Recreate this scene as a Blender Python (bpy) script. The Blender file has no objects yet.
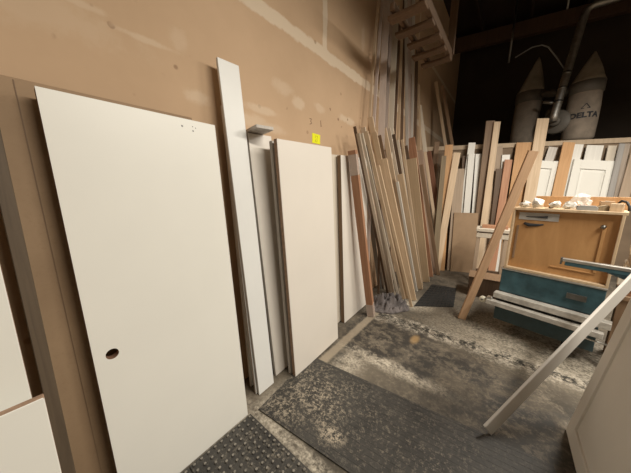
import bpy, bmesh, math, random
from mathutils import Vector, Matrix, noise
random.seed(7)
PI = math.pi
scn = bpy.context.scene
col = scn.collection

# ------------------------------------------------------------------ materials
class NT:
    def __init__(s, name):
        s.m = bpy.data.materials.new(name); s.m.use_nodes = True
        s.t = s.m.node_tree; s.b = s.t.nodes['Principled BSDF']
        s.out = s.t.nodes['Material Output']
    def n(s, kind, **kw):
        d = s.t.nodes.new(kind)
        for k, v in kw.items(): setattr(d, k, v)
        return d
    def l(s, a, b): s.t.links.new(a, b)
    def val(s, x, sock):
        if isinstance(x, (int, float)): sock.default_value = x
        else: s.l(x, sock)
    def math(s, op, a, b=0.0, clamp=False):
        d = s.n('ShaderNodeMath', operation=op, use_clamp=clamp)
        s.val(a, d.inputs[0]); s.val(b, d.inputs[1]); return d.outputs[0]
    def coord(s, scale=(1, 1, 1), loc=(0, 0, 0), kind='Object'):
        tc = s.n('ShaderNodeTexCoord'); mp = s.n('ShaderNodeMapping')
        mp.inputs['Scale'].default_value = scale; mp.inputs['Location'].default_value = loc
        s.l(tc.outputs[kind], mp.inputs['Vector']); return mp.outputs[0]
    def noise(s, vec, scale, detail=4, rough=.6, dist=0.0):
        d = s.n('ShaderNodeTexNoise'); d.inputs['Scale'].default_value = scale
        d.inputs['Detail'].default_value = detail; d.inputs['Roughness'].default_value = rough
        d.inputs['Distortion'].default_value = dist
        s.l(vec, d.inputs['Vector']); return d.outputs['Fac']
    def ramp(s, fac, stops):
        r = s.n('ShaderNodeValToRGB'); e = r.color_ramp.elements
        while len(e) < len(stops): e.new(.5)
        for i, (p, c) in enumerate(stops):
            e[i].position = p; e[i].color = (*c, 1) if len(c) == 3 else c
        s.l(fac, r.inputs[0]); return r.outputs[0]
    def step(s, x, a, b):
        d = s.n('ShaderNodeMapRange', interpolation_type='SMOOTHSTEP')
        d.inputs[1].default_value = a; d.inputs[2].default_value = b
        s.l(x, d.inputs[0]); return d.outputs[0]
    def mix(s, fac, a, b, mode='MIX'):
        d = s.n('ShaderNodeMix', data_type='RGBA', blend_type=mode)
        s.val(fac, d.inputs[0])
        for x, k in ((a, 6), (b, 7)):
            if isinstance(x, tuple): d.inputs[k].default_value = (*x[:3], 1)
            else: s.l(x, d.inputs[k])
        return d.outputs[2]
    def bump(s, h, strength=.2, dist=.01):
        d = s.n('ShaderNodeBump'); d.inputs['Strength'].default_value = strength
        d.inputs['Distance'].default_value = dist
        s.l(h, d.inputs['Height']); s.l(d.outputs[0], s.b.inputs['Normal'])
    def fin(s, color=None, rough=.6, metal=0.0, spec=None):
        if color is not None:
            if isinstance(color, tuple): s.b.inputs['Base Color'].default_value = (*color[:3], 1)
            else: s.l(color, s.b.inputs['Base Color'])
        s.val(rough, s.b.inputs['Roughness']); s.b.inputs['Metallic'].default_value = metal
        if spec is not None: s.b.inputs['Specular IOR Level'].default_value = spec
        return s.m

def wood(name, a, b, rough=.65, vary=.25, scale=(34, 34, 1.6)):
    k = NT(name); v = k.coord(scale)
    oi = k.n('ShaderNodeObjectInfo')
    add = k.n('ShaderNodeVectorMath', operation='ADD'); k.l(v, add.inputs[0])
    cx = k.n('ShaderNodeCombineXYZ')
    k.l(k.math('MULTIPLY', oi.outputs['Random'], 37.0), cx.inputs[0]); k.l(k.math('MULTIPLY', oi.outputs['Random'], 11.0), cx.inputs[2])
    k.l(cx.outputs[0], add.inputs[1])
    g = k.noise(add.outputs[0], 1.0, 6, .62, .6)
    c = k.ramp(g, [(.3, a), (.7, b)])
    h = k.n('ShaderNodeHueSaturation'); k.l(c, h.inputs['Color'])
    k.l(k.math('ADD', k.math('MULTIPLY', oi.outputs['Random'], vary), 1 - vary / 2), h.inputs['Value'])
    k.bump(g, .12, .004)
    return k.fin(h.outputs[0], rough)

def paint(name, c, rough=.45, var=.06, scale=3.0, bump=.03):
    k = NT(name); v = k.coord()
    g = k.noise(v, scale, 4, .6)
    d = tuple(x * (1 - var) for x in c)
    k.bump(k.noise(v, 120, 2), bump, .002)
    return k.fin(k.ramp(g, [(.35, d), (.65, c)]), rough)

def metal(name, c, rough=.35, var=.3):
    k = NT(name); g = k.noise(k.coord(), 14, 5, .7)
    return k.fin(k.ramp(g, [(.3, tuple(x * (1 - var) for x in c)), (.7, c)]), rough, 1.0)

W = {
 'tan':   wood('wood_tan', (.52, .385, .255), (.69, .54, .385)),
 'pine':  wood('wood_pine', (.57, .415, .265), (.75, .58, .405)),
 'maple': wood('wood_maple', (.52, .38, .24), (.66, .505, .335), scale=(60, 60, 1.2)),
 'beige': wood('wood_beige', (.36, .27, .19), (.47, .36, .265)),
 'pale':  wood('wood_pale', (.50, .415, .325), (.66, .56, .455)),
 'cream': wood('primed_cream', (.60, .53, .43), (.70, .63, .53), vary=.12),
 'white': wood('primed_white', (.68, .66, .61), (.78, .76, .71), vary=.08, rough=.45),
 'pink':  wood('wood_pink', (.42, .29, .21), (.54, .40, .31)),
 'palepink': wood('dusty_pink_moulding', (.58, .48, .43), (.70, .60, .54)),
 'pinkgrey': wood('dusty_grey_moulding', (.44, .36, .32), (.58, .49, .45)),
 'palegrey': wood('pale_grey_moulding', (.48, .44, .40), (.62, .58, .535)),
 'grey':  wood('grey_board', (.25, .235, .22), (.35, .33, .31)),
 'greybrown': wood('grey_brown_board', (.27, .215, .17), (.36, .30, .245)),
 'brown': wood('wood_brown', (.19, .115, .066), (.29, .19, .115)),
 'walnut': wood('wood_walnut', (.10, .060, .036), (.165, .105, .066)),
 'olive': wood('wood_olive', (.21, .155, .09), (.29, .22, .135)),
 'orange': wood('wood_orange', (.44, .24, .105), (.56, .335, .165)),
 'redwood': wood('wood_red', (.33, .155, .085), (.45, .24, .14)),
 'redbrown': wood('wood_dark_red', (.17, .072, .042), (.26, .125, .075)),
 'post':  wood('wood_post', (.28, .135, .072), (.40, .21, .12), vary=.0),
 'stick': wood('wood_stick', (.46, .28, .165), (.60, .40, .25), vary=.06),
 'ply':   wood('orange_plywood', (.40, .205, .075), (.53, .295, .12), vary=.0, scale=(9, 9, 2.2)),
 'darkply': wood('dark_edge_plank', (.085, .060, .038), (.13, .093, .06), vary=0),
 'box':   wood('box_edge_wood', (.50, .36, .22), (.62, .48, .32), vary=.05),
 'rack':  wood('rack_wood', (.085, .048, .025), (.135, .08, .045)),
}
END = wood('end_grain', (.34, .22, .13), (.50, .35, .22), scale=(60, 60, 60))
ENDW = paint('raw_door_edge', (.42, .27, .18), .7, .3, 30)
DOORW = paint('door_white', (.78, .765, .71), .42, .035, 1.5)
DOORW2 = paint('slab_offwhite', (.75, .70, .635), .45, .04, 1.5)
BWHITE = paint('board_bright_white', (.78, .78, .76), .4, .04, 2)
SHAK = paint('shaker_primer', (.76, .73, .68), .5, .04, 2)
STRIP = paint('strip_primer', (.58, .55, .51), .5, .05, 2)
EDGEBR = wood('door_edge_brown', (.17, .09, .055), (.27, .155, .10), vary=0)
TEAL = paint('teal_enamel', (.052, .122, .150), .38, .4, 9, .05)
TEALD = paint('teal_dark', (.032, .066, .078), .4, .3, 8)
ALU = metal('worn_aluminium', (.72, .70, .66), .42, .35)
STEEL = metal('dark_steel', (.30, .30, .29), .4, .4)
GALV = metal('galvanised_duct', (.62, .60, .56), .5, .35)
BLACK = paint('black_rubber', (.022, .022, .022), .7, .3, 20)
BAG = paint('dust_bag_cloth', (.33, .275, .22), .9, .3, 5, .2)
BAGUP = paint('dust_bag_filter_cloth', (.29, .25, .19), .9, .35, 5, .2)
RING = paint('dust_ring_grey', (.14, .125, .105), .55, .2, 5)
INK = paint('dark_ink', (.035, .035, .04), .7, .1, 5)
GREY = paint('grey_plastic', (.33, .33, .32), .5, .15, 6)
LGREY = paint('light_grey_patch', (.52, .51, .49), .55, .25, 9)
CARTON = paint('carton', (.47, .31, .18), .8, .15, 7)
LRAIL = paint('worn_light_rail', (.60, .57, .52), .4, .35, 12)
KNOB = paint('ivory_plastic', (.72, .68, .56), .35, .05, 5)
YEL = paint('yellow_paper', (.86, .86, .012), .8, .03, 5)
SCRIB = paint('pencil', (.36, .34, .02), .8, .05, 5)
PAPER = paint('white_scrap', (.74, .72, .67), .75, .1, 20)

def cloth_mat():
    k = NT('grey_rag'); v = k.coord()
    g = k.noise(v, 9, 5, .6)
    k.bump(k.noise(v, 140, 2), .3, .003)
    return k.fin(k.ramp(g, [(.3, (.055, .048, .048)), (.7, (.19, .165, .16))]), .95)
RAG = cloth_mat()

def plastic_wrap():
    k = NT('plastic_wrap'); v = k.coord((20, 20, 60))
    k.bump(k.noise(v, 1.0, 4), .8, .01)
    k.fin((.80, .74, .68), .22)
    k.b.inputs['Alpha'].default_value = .42
    return k.m
WRAP = plastic_wrap()
def clear_bag():
    k = NT('clear_plastic'); k.bump(k.noise(k.coord(), 30, 4), .8, .01)
    k.fin((.85, .82, .78), .15); k.b.inputs['Alpha'].default_value = .5
    return k.m
CLEAR = clear_bag()

def hardboard():
    k = NT('brown_fibreboard'); v = k.coord((1, 1, 1))
    g = k.noise(v, 2.2, 5, .6); f = k.noise(v, 90, 2)
    c = k.ramp(g, [(.3, (.28, .185, .108)), (.7, (.37, .25, .15))])
    c = k.mix(k.math('MULTIPLY', k.step(f, .5, .75), .25), c, (.25, .16, .09))
    return k.fin(c, .75)
HARD = hardboard()

def drywall(name='drywall_paper', tint=1.0):
    k = NT(name); v = k.coord()
    sep = k.n('ShaderNodeSeparateXYZ'); k.l(v, sep.inputs[0]); Y, Z = sep.outputs[1], sep.outputs[2]
    g = k.noise(v, 1.3, 5, .6)
    c = k.ramp(g, [(.3, (.495 * tint, .340 * tint, .213 * tint)), (.7, (.575 * tint, .400 * tint, .257 * tint))])
    comp = (.68, .55, .41)
    wob = k.math('SUBTRACT', k.noise(v, 5.0, 5, .7), .5)
    def band(x, at, half, ymask=None):
        d = k.math('ABSOLUTE', k.math('SUBTRACT', x, at))
        d = k.math('ADD', d, k.math('MULTIPLY', wob, half * 1.6))
        return k.math('SUBTRACT', 1.0, k.step(d, half * .75, half * 1.15))
    s1 = band(Z, 2.945, .055)
    s2 = k.math('MULTIPLY', band(Y, 2.135, .036), k.math('GREATER_THAN', Z, 2.945))
    s3 = k.math('MULTIPLY', band(Y, 4.95, .03), k.math('GREATER_THAN', Z, 2.945))
    s4 = k.math('MULTIPLY', band(Z, 4.2, .04), k.math('GREATER_THAN', Y, 3.5))
    m = k.math('MAXIMUM', k.math('MAXIMUM', s1, s2), k.math('MAXIMUM', s3, s4))
    # joint-compound patches and rubbed pale streaks, at their places on the wall
    for (y, z, ry, rz, a) in [(1.75, 2.40, .11, .055, .75), (1.55, 2.47, .12, .07, .55), (2.06, 2.435, .10, .05, .6), (2.58, 2.43, .20, .05, .9), (1.34, 2.24, .22, .035, .8),
                              (.80, 2.20, .10, .05, .7), (.55, 2.40, .20, .02, .6), (1.20, 2.14, .20, .06, .7), (.30, 2.44, .12, .02, .5), (1.9, 3.5, .05, .2, .4), (2.9, 3.4, .05, .16, .5),
                              (1.42, 2.12, .20, .05, .6), (.72, 2.47, .06, .07, .35), (.1, 2.35, .45, .10, .3)]:
        dy = k.math('DIVIDE', k.math('SUBTRACT', Y, y), ry); dz = k.math('DIVIDE', k.math('SUBTRACT', Z, z), rz)
        r = k.math('SQRT', k.math('ADD', k.math('MULTIPLY', dy, dy), k.math('MULTIPLY', dz, dz)))
        r = k.math('ADD', r, k.math('MULTIPLY', wob, 2.2))
        e = k.math('MULTIPLY', k.math('SUBTRACT', 1.0, k.step(r, .35, 1.1)), a * .7)
        m = k.math('MAXIMUM', m, e)
    c = k.mix(m, c, comp)
    # scuffs, nail heads, small stains along the height where sheets get leaned
    vo = k.n('ShaderNodeTexVoronoi'); vo.inputs['Scale'].default_value = 9.0; k.l(v, vo.inputs['Vector'])
    dot = k.math('SUBTRACT', 1.0, k.step(vo.outputs['Distance'], .10, .17))
    strip = k.math('SUBTRACT', 1.0, k.step(k.math('ABSOLUTE', k.math('SUBTRACT', Z, 2.42)), .05, .22))
    gate = k.step(k.noise(v, 4.0, 2), .50, .56)
    c = k.mix(k.math('MULTIPLY', k.math('MULTIPLY', dot, strip), k.math('MULTIPLY', gate, .75)), c, (.20, .105, .055))
    vo2 = k.n('ShaderNodeTexVoronoi'); vo2.inputs['Scale'].default_value = 4.0; k.l(v, vo2.inputs['Vector'])
    c = k.mix(k.math('MULTIPLY', k.math('SUBTRACT', 1.0, k.step(vo2.outputs['Distance'], .05, .08)), .5), c, (.30, .18, .10))
    return k.fin(c, .85)
DRY = drywall()

def concrete():
    k = NT('stained_concrete'); v = k.coord()
    sep = k.n('ShaderNodeSeparateXYZ'); k.l(v, sep.inputs[0]); X, Y = sep.outputs[0], sep.outputs[1]
    big = k.noise(v, 1.6, 6, .65); med = k.noise(v, 6, 6, .7, .5); fine = k.noise(v, 38, 5, .75)
    c = k.ramp(big, [(.34, (.050, .042, .032)), (.66, (.165, .138, .103))])
    c = k.mix(k.math('MULTIPLY', k.step(k.math('ADD', k.math('MULTIPLY', fine, .5), k.math('MULTIPLY', med, .5)), .47, .64), .55), c, (.27, .225, .17))
    wob = k.math('SUBTRACT', med, .5)
    def blot(x, y, rx, ry, w=1.6):
        dx = k.math('DIVIDE', k.math('SUBTRACT', X, x), rx); dy = k.math('DIVIDE', k.math('SUBTRACT', Y, y), ry)
        r = k.math('SQRT', k.math('ADD', k.math('MULTIPLY', dx, dx), k.math('MULTIPLY', dy, dy)))
        r = k.math('ADD', r, k.math('MULTIPLY', wob, w))
        return k.math('SUBTRACT', 1.0, k.step(r, .35, 1.25))
    def mx(l):
        m = l[0]
        for e in l[1:]: m = k.math('MAXIMUM', m, e)
        return m
    # pale sawdust ground in; patches before the machine also paint the lit floor's brightness
    dust = mx([blot(.40, 3.05, 1.1, .42, 1.2), blot(.45, 3.35, 1.0, .55), blot(-.75, 1.95, .6, .10, .6), blot(-1.0, 1.75, .16, .22), blot(-.9, 3.35, .35, .22), blot(.9, 3.0, .5, .4), blot(-1.22, .85, .14, .5, .4), blot(-.8, .88, .8, .05, .2)])
    c = k.mix(k.math('MULTIPLY', dust, k.step(k.math('ADD', k.math('MULTIPLY', fine, .6), k.math('MULTIPLY', med, .4)), .36, .66)), c, (.56, .50, .405))
    # black rubbery residue, plus wide blots painting soft shadow beside the shaker door
    dark = mx([blot(-.80, 2.45, .5, .36, 2.6), blot(-.2, 2.35, .5, .2, 2.6), blot(-.9, 2.1, .3, .15, 2.4), blot(-.45, 2.15, .22, .26, 2.8), blot(-1.15, 2.2, .2, .5, 2.8), blot(-1.25, 2.7, .15, .3, 2.4), blot(.35, 1.5, .9, .75, 1.2), blot(.9, 1.9, .6, .5, 1.8), blot(.25, 2.05, .35, .2, 2.4)])
    spk = k.step(k.noise(v, 11, 6, .8), .42, .54)
    c = k.mix(k.math('MULTIPLY', k.math('MULTIPLY', dark, spk), .93), c, (.030, .027, .024))
    # the saw-cut joint across the floor, crusted with white dust and black filler
    dj = k.math('ABSOLUTE', k.math('ADD', k.math('SUBTRACT', Y, 2.78), k.math('MULTIPLY', wob, .34)))
    xr = k.math('GREATER_THAN', X, -1.2)
    crust = k.math('MULTIPLY', k.math('SUBTRACT', 1.0, k.step(dj, .06, .17)), xr)
    c = k.mix(k.math('MULTIPLY', crust, k.step(k.noise(v, 17, 6, .8, 1.0), .42, .66)), c, (.58, .52, .43))
    c = k.mix(k.math('MULTIPLY', k.math('MULTIPLY', k.math('SUBTRACT', 1.0, k.step(dj, .02, .11)), xr), k.step(k.noise(v, 13, 5, .8), .47, .54)), c, (.030, .027, .022))
    # pale raised line beside the leaning sheets
    dl = k.math('ABSOLUTE', k.math('ADD', k.math('SUBTRACT', X, -1.21), k.math('MULTIPLY', wob, .03)))
    ln = k.math('MULTIPLY', k.math('SUBTRACT', 1.0, k.step(dl, .03, .06)), k.math('GREATER_THAN', Y, 1.6))
    c = k.mix(k.math('MULTIPLY', ln, .65), c, (.42, .35, .26))
    # rust spot
    c = k.mix(k.math('MULTIPLY', blot(-.62, 2.52, .05, .10, .6), .7), c, (.36, .23, .10))
    k.bump(k.math('ADD', k.math('MULTIPLY', med, .6), k.math('MULTIPLY', fine, .5)), .5, .012)
    return k.fin(c, k.math('SUBTRACT', .85, k.math('MULTIPLY', dark, .25)))
CONC = concrete()

def mat_rubber(name, grid, dusty):
    k = NT(name); v = k.coord()
    n1 = k.noise(v, 4, 6, .7, .4); n2 = k.noise(v, 45, 5, .8)
    c = k.ramp(n1, [(.35, (.028, .026, .024)), (.7, (.062, .057, .050))])
    c = k.mix(k.math('MULTIPLY', k.step(n2, .5, .66), .5), c, (.14, .125, .10))
    sep = k.n('ShaderNodeSeparateXYZ'); k.l(v, sep.inputs[0]); X, Y = sep.outputs[0], sep.outputs[1]
    for (x, y, rx, ry, a, th) in dusty:
        dx = k.math('DIVIDE', k.math('SUBTRACT', X, x), rx); dy = k.math('DIVIDE', k.math('SUBTRACT', Y, y), ry)
        r = k.math('SQRT', k.math('ADD', k.math('MULTIPLY', dx, dx), k.math('MULTIPLY', dy, dy)))
        r = k.math('ADD', r, k.math('MULTIPLY', k.math('SUBTRACT', n1, .5), 2.0))
        e = k.math('MULTIPLY', k.math('SUBTRACT', 1.0, k.step(r, .1, 1.4)), a)
        c = k.mix(k.math('MULTIPLY', e, k.step(n2, th, th + .14)), c, (.40, .34, .26))
    k.bump(n2, .4, .004)
    return k.fin(c, .55)
MATG = mat_rubber('gridded_rubber', True, [(.25, .34, .34, .32, .9, .47), (.55, .13, .10, .06, 1.0, .42), (.10, .10, .16, .09, .7, .45), (.75, .35, .7, .35, .35, .52)])
MATS = mat_rubber('studded_rubber', False, [(.3, .6, .6, .5, .35, .52)])
STUD = paint('stud_glint', (.26, .235, .20), .45, .5, 40)  # lighter than the mat: light glints painted onto the stud tops
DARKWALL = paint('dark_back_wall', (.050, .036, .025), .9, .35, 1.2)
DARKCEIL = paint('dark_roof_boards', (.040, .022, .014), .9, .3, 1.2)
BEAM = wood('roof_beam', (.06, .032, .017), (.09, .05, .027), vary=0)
ROOMW = paint('painted_room_wall', (.42, .35, .27), .9, .1, 1)
LEDGE = wood('ledge_plywood', (.42, .32, .22), (.52, .41, .29), vary=0)
PARTN = paint('partition_board', (.25, .18, .12), .85, .2, 2)

# ------------------------------------------------------------------ geometry helpers
class MB:
    def __init__(s): s.bm = bmesh.new()
    def box(s, c, d, M=None, mi=0, bev=0.0):
        r = bmesh.ops.create_cube(s.bm, size=1.0)
        vs = r['verts']
        bmesh.ops.scale(s.bm, vec=d, verts=vs); bmesh.ops.translate(s.bm, vec=c, verts=vs)
        fs = set(f for v in vs for f in v.link_faces)
        for f in fs: f.material_index = mi
        if bev > 0:
            es = list(set(e for v in vs for e in v.link_edges))
            rb = bmesh.ops.bevel(s.bm, geom=es, offset=bev, segments=1, affect='EDGES')
            vs = list(set(v for f in rb['faces'] for v in f.verts))
            for f in rb['faces']: f.material_index = mi
            seen = set(vs); st = list(vs)
            while st:
                v = st.pop()
                for e in v.link_edges:
                    o = e.other_vert(v)
                    if o not in seen: seen.add(o); st.append(o)
            vs = list(seen)
        if M is not None: bmesh.ops.transform(s.bm, matrix=M, verts=vs)
        return s
    def prism(s, pts, z0, z1, mi=0, mcap=None, segs=1, fn=None):
        rings = []
        for i in range(segs + 1):
            z = z0 + (z1 - z0) * i / segs
            ox, oy = fn(i / segs) if fn else (0, 0)
            rings.append([s.bm.verts.new((x + ox, y + oy, z)) for x, y in pts])
        n = len(pts)
        for a, b in zip(rings, rings[1:]):
            for i in range(n):
                f = s.bm.faces.new((a[i], a[(i + 1) % n], b[(i + 1) % n], b[i])); f.material_index = mi
        for r, rev in ((rings[0], True), (rings[-1], False)):
            f = s.bm.faces.new(r[::-1] if rev else r); f.material_index = mi if mcap is None else mcap
        return s
    def lathe(s, prof, n=24, c=(0, 0, 0), mi=0, M=None, smooth=True):
        rings = []
        for r, z in prof:
            rings.append([s.bm.verts.new((c[0] + r * math.cos(2 * PI * i / n), c[1] + r * math.sin(2 * PI * i / n), c[2] + z)) for i in range(n)])
        for a, b in zip(rings, rings[1:]):
            for i in range(n):
                f = s.bm.faces.new((a[i], a[(i + 1) % n], b[(i + 1) % n], b[i])); f.material_index = mi; f.smooth = smooth
        s.bm.faces.new(rings[0][::-1]).material_index = mi; s.bm.faces.new(rings[-1]).material_index = mi
        if M is not None: bmesh.ops.transform(s.bm, matrix=M, verts=[v for r in rings for v in r])
        return s
    def tube(s, pts, r, n=12, mi=0):
        pts = [Vector(p) for p in pts]; rings = []
        ref = None
        for i, p in enumerate(pts):
            t = (pts[min(i + 1, len(pts) - 1)] - pts[max(i - 1, 0)]).normalized()
            if ref is None:
                ref = t.orthogonal().normalized()
            ref = (ref - t * ref.dot(t)).normalized(); b = t.cross(ref)
            rr = r[i] if isinstance(r, (list, tuple)) else r
            rings.append([s.bm.verts.new(p + (ref * math.cos(2 * PI * k / n) + b * math.sin(2 * PI * k / n)) * rr) for k in range(n)])
        for a, b in zip(rings, rings[1:]):
            for i in range(n):
                f = s.bm.faces.new((a[i], a[(i + 1) % n], b[(i + 1) % n], b[i])); f.smooth = True; f.material_index = mi
        s.bm.faces.new(rings[0][::-1]); s.bm.faces.new(rings[-1])
        return s
    def build(s, name, mats, parent=None, M=None):
        me = bpy.data.meshes.new(name)
        bmesh.ops.recalc_face_normals(s.bm, faces=s.bm.faces[:])
        s.bm.to_mesh(me); s.bm.free()
        for m in (mats if isinstance(mats, (list, tuple)) else [mats]): me.materials.append(m)
        o = bpy.data.objects.new(name, me); col.objects.link(o)
        if parent is not None: o.parent = parent
        if M is not None: o.matrix_local = M
        return o

def tag(o, label=None, cat=None, group=None, kind=None):
    if label: o['label'] = label
    if cat: o['category'] = cat
    if group: o['group'] = group
    if kind: o['kind'] = kind
    return o
def empty(name, label, cat, M=None, group=None):
    o = bpy.data.objects.new(name, None); col.objects.link(o); o.empty_display_size = .1
    if M is not None: o.matrix_world = M
    return tag(o, label, cat, group)
def struct(o): o['kind'] = 'structure'; return o
def T(x, y, z): return Matrix.Translation((x, y, z))
def RZ(a): return Matrix.Rotation(a, 4, 'Z')

def frame_from(base, top, ang):
    """matrix of a leaning thing: local Z along it, local X its width direction, origin at its foot"""
    b, t = Vector(base), Vector(top); z = (t - b).normalized()
    a = math.radians(ang); w = Vector((math.cos(a), math.sin(a), 0))
    x = (w - z * w.dot(z)).normalized(); y = z.cross(x)
    M = Matrix((x, y, z)).transposed().to_4x4(); M.translation = b
    return M, (t - b).length
def grounded(M, w, t):
    lo = min((M @ Vector((sx * w / 2, sy * t / 2, 0))).z for sx in (-1, 1) for sy in (-1, 1))
    R = M.copy(); R.translation = M.translation + Vector((0, 0, -lo + .0005)); return R

def section(w, t, kind):
    c = min(.0025, t * .2)
    if kind == 'casing':     # a tapered moulding with a rounded thick edge
        return [(-w/2, -t/2), (w/2, -t/2), (w/2, -t*.1), (w*.42, t*.12), (w*.2, t*.1), (-w*.15, t*.3), (-w*.3, t/2), (-w*.45, t/2), (-w/2, t*.35)]
    return [(-w/2+c, -t/2), (w/2-c, -t/2), (w/2, -t/2+c), (w/2, t/2-c), (w/2-c, t/2), (-w/2+c, t/2), (-w/2, t/2-c), (-w/2, -t/2+c)]

def board(name, base, top, ang, w, t, mat, label, cat, group=None, kind='flat', bow=0.0, end=None):
    M, L = frame_from(base, top, ang)
    m = MB()
    fn = (lambda u: (0, bow * 4 * u * (1 - u))) if bow else None
    m.prism(section(w, t, kind), 0, L, 0, 1, segs=10 if bow else 1, fn=fn)
    o = m.build(name, [mat, end or END]); o.matrix_world = grounded(M, w, t)
    return tag(o, label, cat, group)

ORD = ['first', 'second', 'third', 'fourth', 'fifth', 'sixth', 'seventh', 'eighth', 'ninth', 'tenth', 'eleventh', 'twelfth', 'thirteenth', 'fourteenth', 'fifteenth', 'sixteenth',
       'seventeenth', 'eighteenth', 'nineteenth', 'twentieth', 'twenty-first', 'twenty-second', 'twenty-third', 'twenty-fourth', 'twenty-fifth', 'twenty-sixth', 'twenty-seventh', 'twenty-eighth', 'twenty-ninth', 'thirtieth', 'thirty-first', 'thirty-second', 'thirty-third', 'thirty-fourth', 'thirty-fifth', 'thirty-sixth', 'thirty-seventh', 'thirty-eighth']

# leaning boards: foot xyz, top xyz, width direction, width, thickness, wood, look, order from the left
STACK = [
  [-1.33, 3.495, 0.0, -1.426, 2.46, 2.305, 12.0, 0.033, 0.019, 'walnut', 'thin dark brown', 354.5],
  [-1.27, 3.474, 0.0, -1.362, 2.429, 2.218, 12.0, 0.039, 0.019, 'pale', 'pale grey', 358],
  [-1.27, 3.558, 0.0, -1.425, 2.655, 2.331, 12.0, 0.054, 0.019, 'pale', 'pale pinkish', 363],
  [-1.12, 3.413, 0.0, -1.411, 2.598, 2.253, 12.0, 0.033, 0.019, 'cream', 'narrow cream', 361.5],
  [-1.05, 3.44, 0.0, -1.372, 2.631, 2.276, 12.0, 0.045, 0.019, 'tan', 'narrow tan', 366],
  [-1.12, 3.64, 0.0, -1.441, 2.853, 2.485, 12.0, 0.068, 0.019, 'tan', 'long tan', 370],
  [-1.01, 3.487, 0.0, -1.385, 2.865, 2.307, 12.0, 0.066, 0.019, 'pine', 'pine', 374],
  [-1.05, 3.728, 0.0, -1.416, 3.079, 2.311, 12.0, 0.056, 0.019, 'brown', 'dull brown', 379],
  [-1.05, 3.901, 0.0, -1.435, 3.268, 2.434, 12.0, 0.065, 0.019, 'tan', 'straight tan', 384],
  [-1.05, 4.058, 0.0, -1.44, 3.432, 2.465, 12.0, 0.052, 0.019, 'pale', 'slim pale', 388.5],
  [-1.05, 4.175, 0.0, -1.446, 3.552, 2.502, 12.0, 0.053, 0.019, 'tan', 'slim tan', 391.5],
  [-1.05, 4.237, 0.0, -1.421, 3.711, 2.345, 12.0, 0.069, 0.019, 'cream', 'chalky cream', 396.5],
  [-0.925, 3.47, 0.0, -1.259, 2.886, 1.982, 12.0, 0.091, 0.019, 'pine', 'broad blond', 383],
  [-0.885, 3.258, -0.0, -1.228, 2.683, 1.894, 12.0, 0.037, 0.019, 'pine', 'short blond', 378],
  [-0.985, 3.84, 0.0, -1.175, 3.176, 1.724, 12.0, 0.036, 0.019, 'white', 'short white-edged', 397],
  [-0.96, 3.963, 0.0, -1.211, 3.368, 1.824, 12.0, 0.078, 0.019, 'pine', 'honey pine', 400],
  [-1.0, 4.328, 0.0, -1.287, 3.976, 2.085, 5.0, 0.19, 0.019, 'maple', 'wide light maple', 410],
  [-0.98, 4.128, 0.0, -1.364, 3.78, 2.362, 12.0, 0.038, 0.019, 'tan', 'thin tan', 402],
  [-1.0, 4.655, 0.0, -1.444, 4.383, 2.48, 5.0, 0.152, 0.019, 'redwood', 'wide reddish', 410],
  [-0.95, 4.919, 0.0, -1.365, 4.737, 2.319, 5.0, 0.096, 0.019, 'pink', 'pale pinkish short', 420],
  [-0.88, 4.871, 0.0, -1.219, 4.348, 2.033, 12.0, 0.065, 0.019, 'brown', 'brown', 421],
  [-0.92, 5.349, 0.0, -1.369, 5.075, 2.341, 12.0, 0.054, 0.019, 'tan', 'thin light tan', 425],
  [-0.88, 5.608, 0.0, -1.341, 5.215, 2.355, 5.0, 0.093, 0.019, 'redbrown', 'dark red-brown', 428.5],
  [-1.16, 3.509, 0.0, -1.4, 2.672, 2.131, 12.0, 0.04, 0.019, 'walnut', 'shade-filling dark brown', 365],  # the dark boards from here down are added to imitate shaded gaps
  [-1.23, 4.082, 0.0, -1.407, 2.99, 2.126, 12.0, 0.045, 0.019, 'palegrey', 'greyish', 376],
  [-1.43, 4.963, 0.0, -1.43, 3.361, 2.174, 12.0, 0.07, 0.019, 'brown', 'shade-filling mid-brown', 386],
  [-1.0, 4.097, 0.0, -1.399, 3.505, 2.392, 12.0, 0.059, 0.019, 'walnut', 'long shade-filling brown', 393],
  [-1.28, 5.127, 0.0, -1.419, 3.833, 2.23, 12.0, 0.061, 0.019, 'brown', 'plain shade-filling brown', 399],
  [-1.02, 4.596, 0.0, -1.418, 4.131, 2.329, 12.0, 0.049, 0.019, 'walnut', 'narrow shade-filling walnut-brown', 406],
  [-0.99, 4.851, 0.0, -1.43, 4.635, 2.398, 12.0, 0.051, 0.019, 'beige', 'dull beige', 415],
  [-1.02, 5.261, 0.0, -1.416, 4.822, 2.209, 12.0, 0.054, 0.019, 'walnut', 'short shade-filling brown', 418],
]
SHORT = [
  [-1.5, 3.578, 0.0, -1.537, 3.042, 1.62, 12.0, 0.06, 0.019, 'grey', 'short grey', 367],
  [-1.42, 3.623, 0.0, -1.458, 3.113, 1.302, 12.0, 0.053, 0.019, 'palegrey', 'short light grey', 373.5],
  [-1.36, 3.734, 0.0, -1.423, 3.262, 1.073, 12.0, 0.054, 0.019, 'greybrown', 'shortest grey-brown', 379.5],
]
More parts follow.
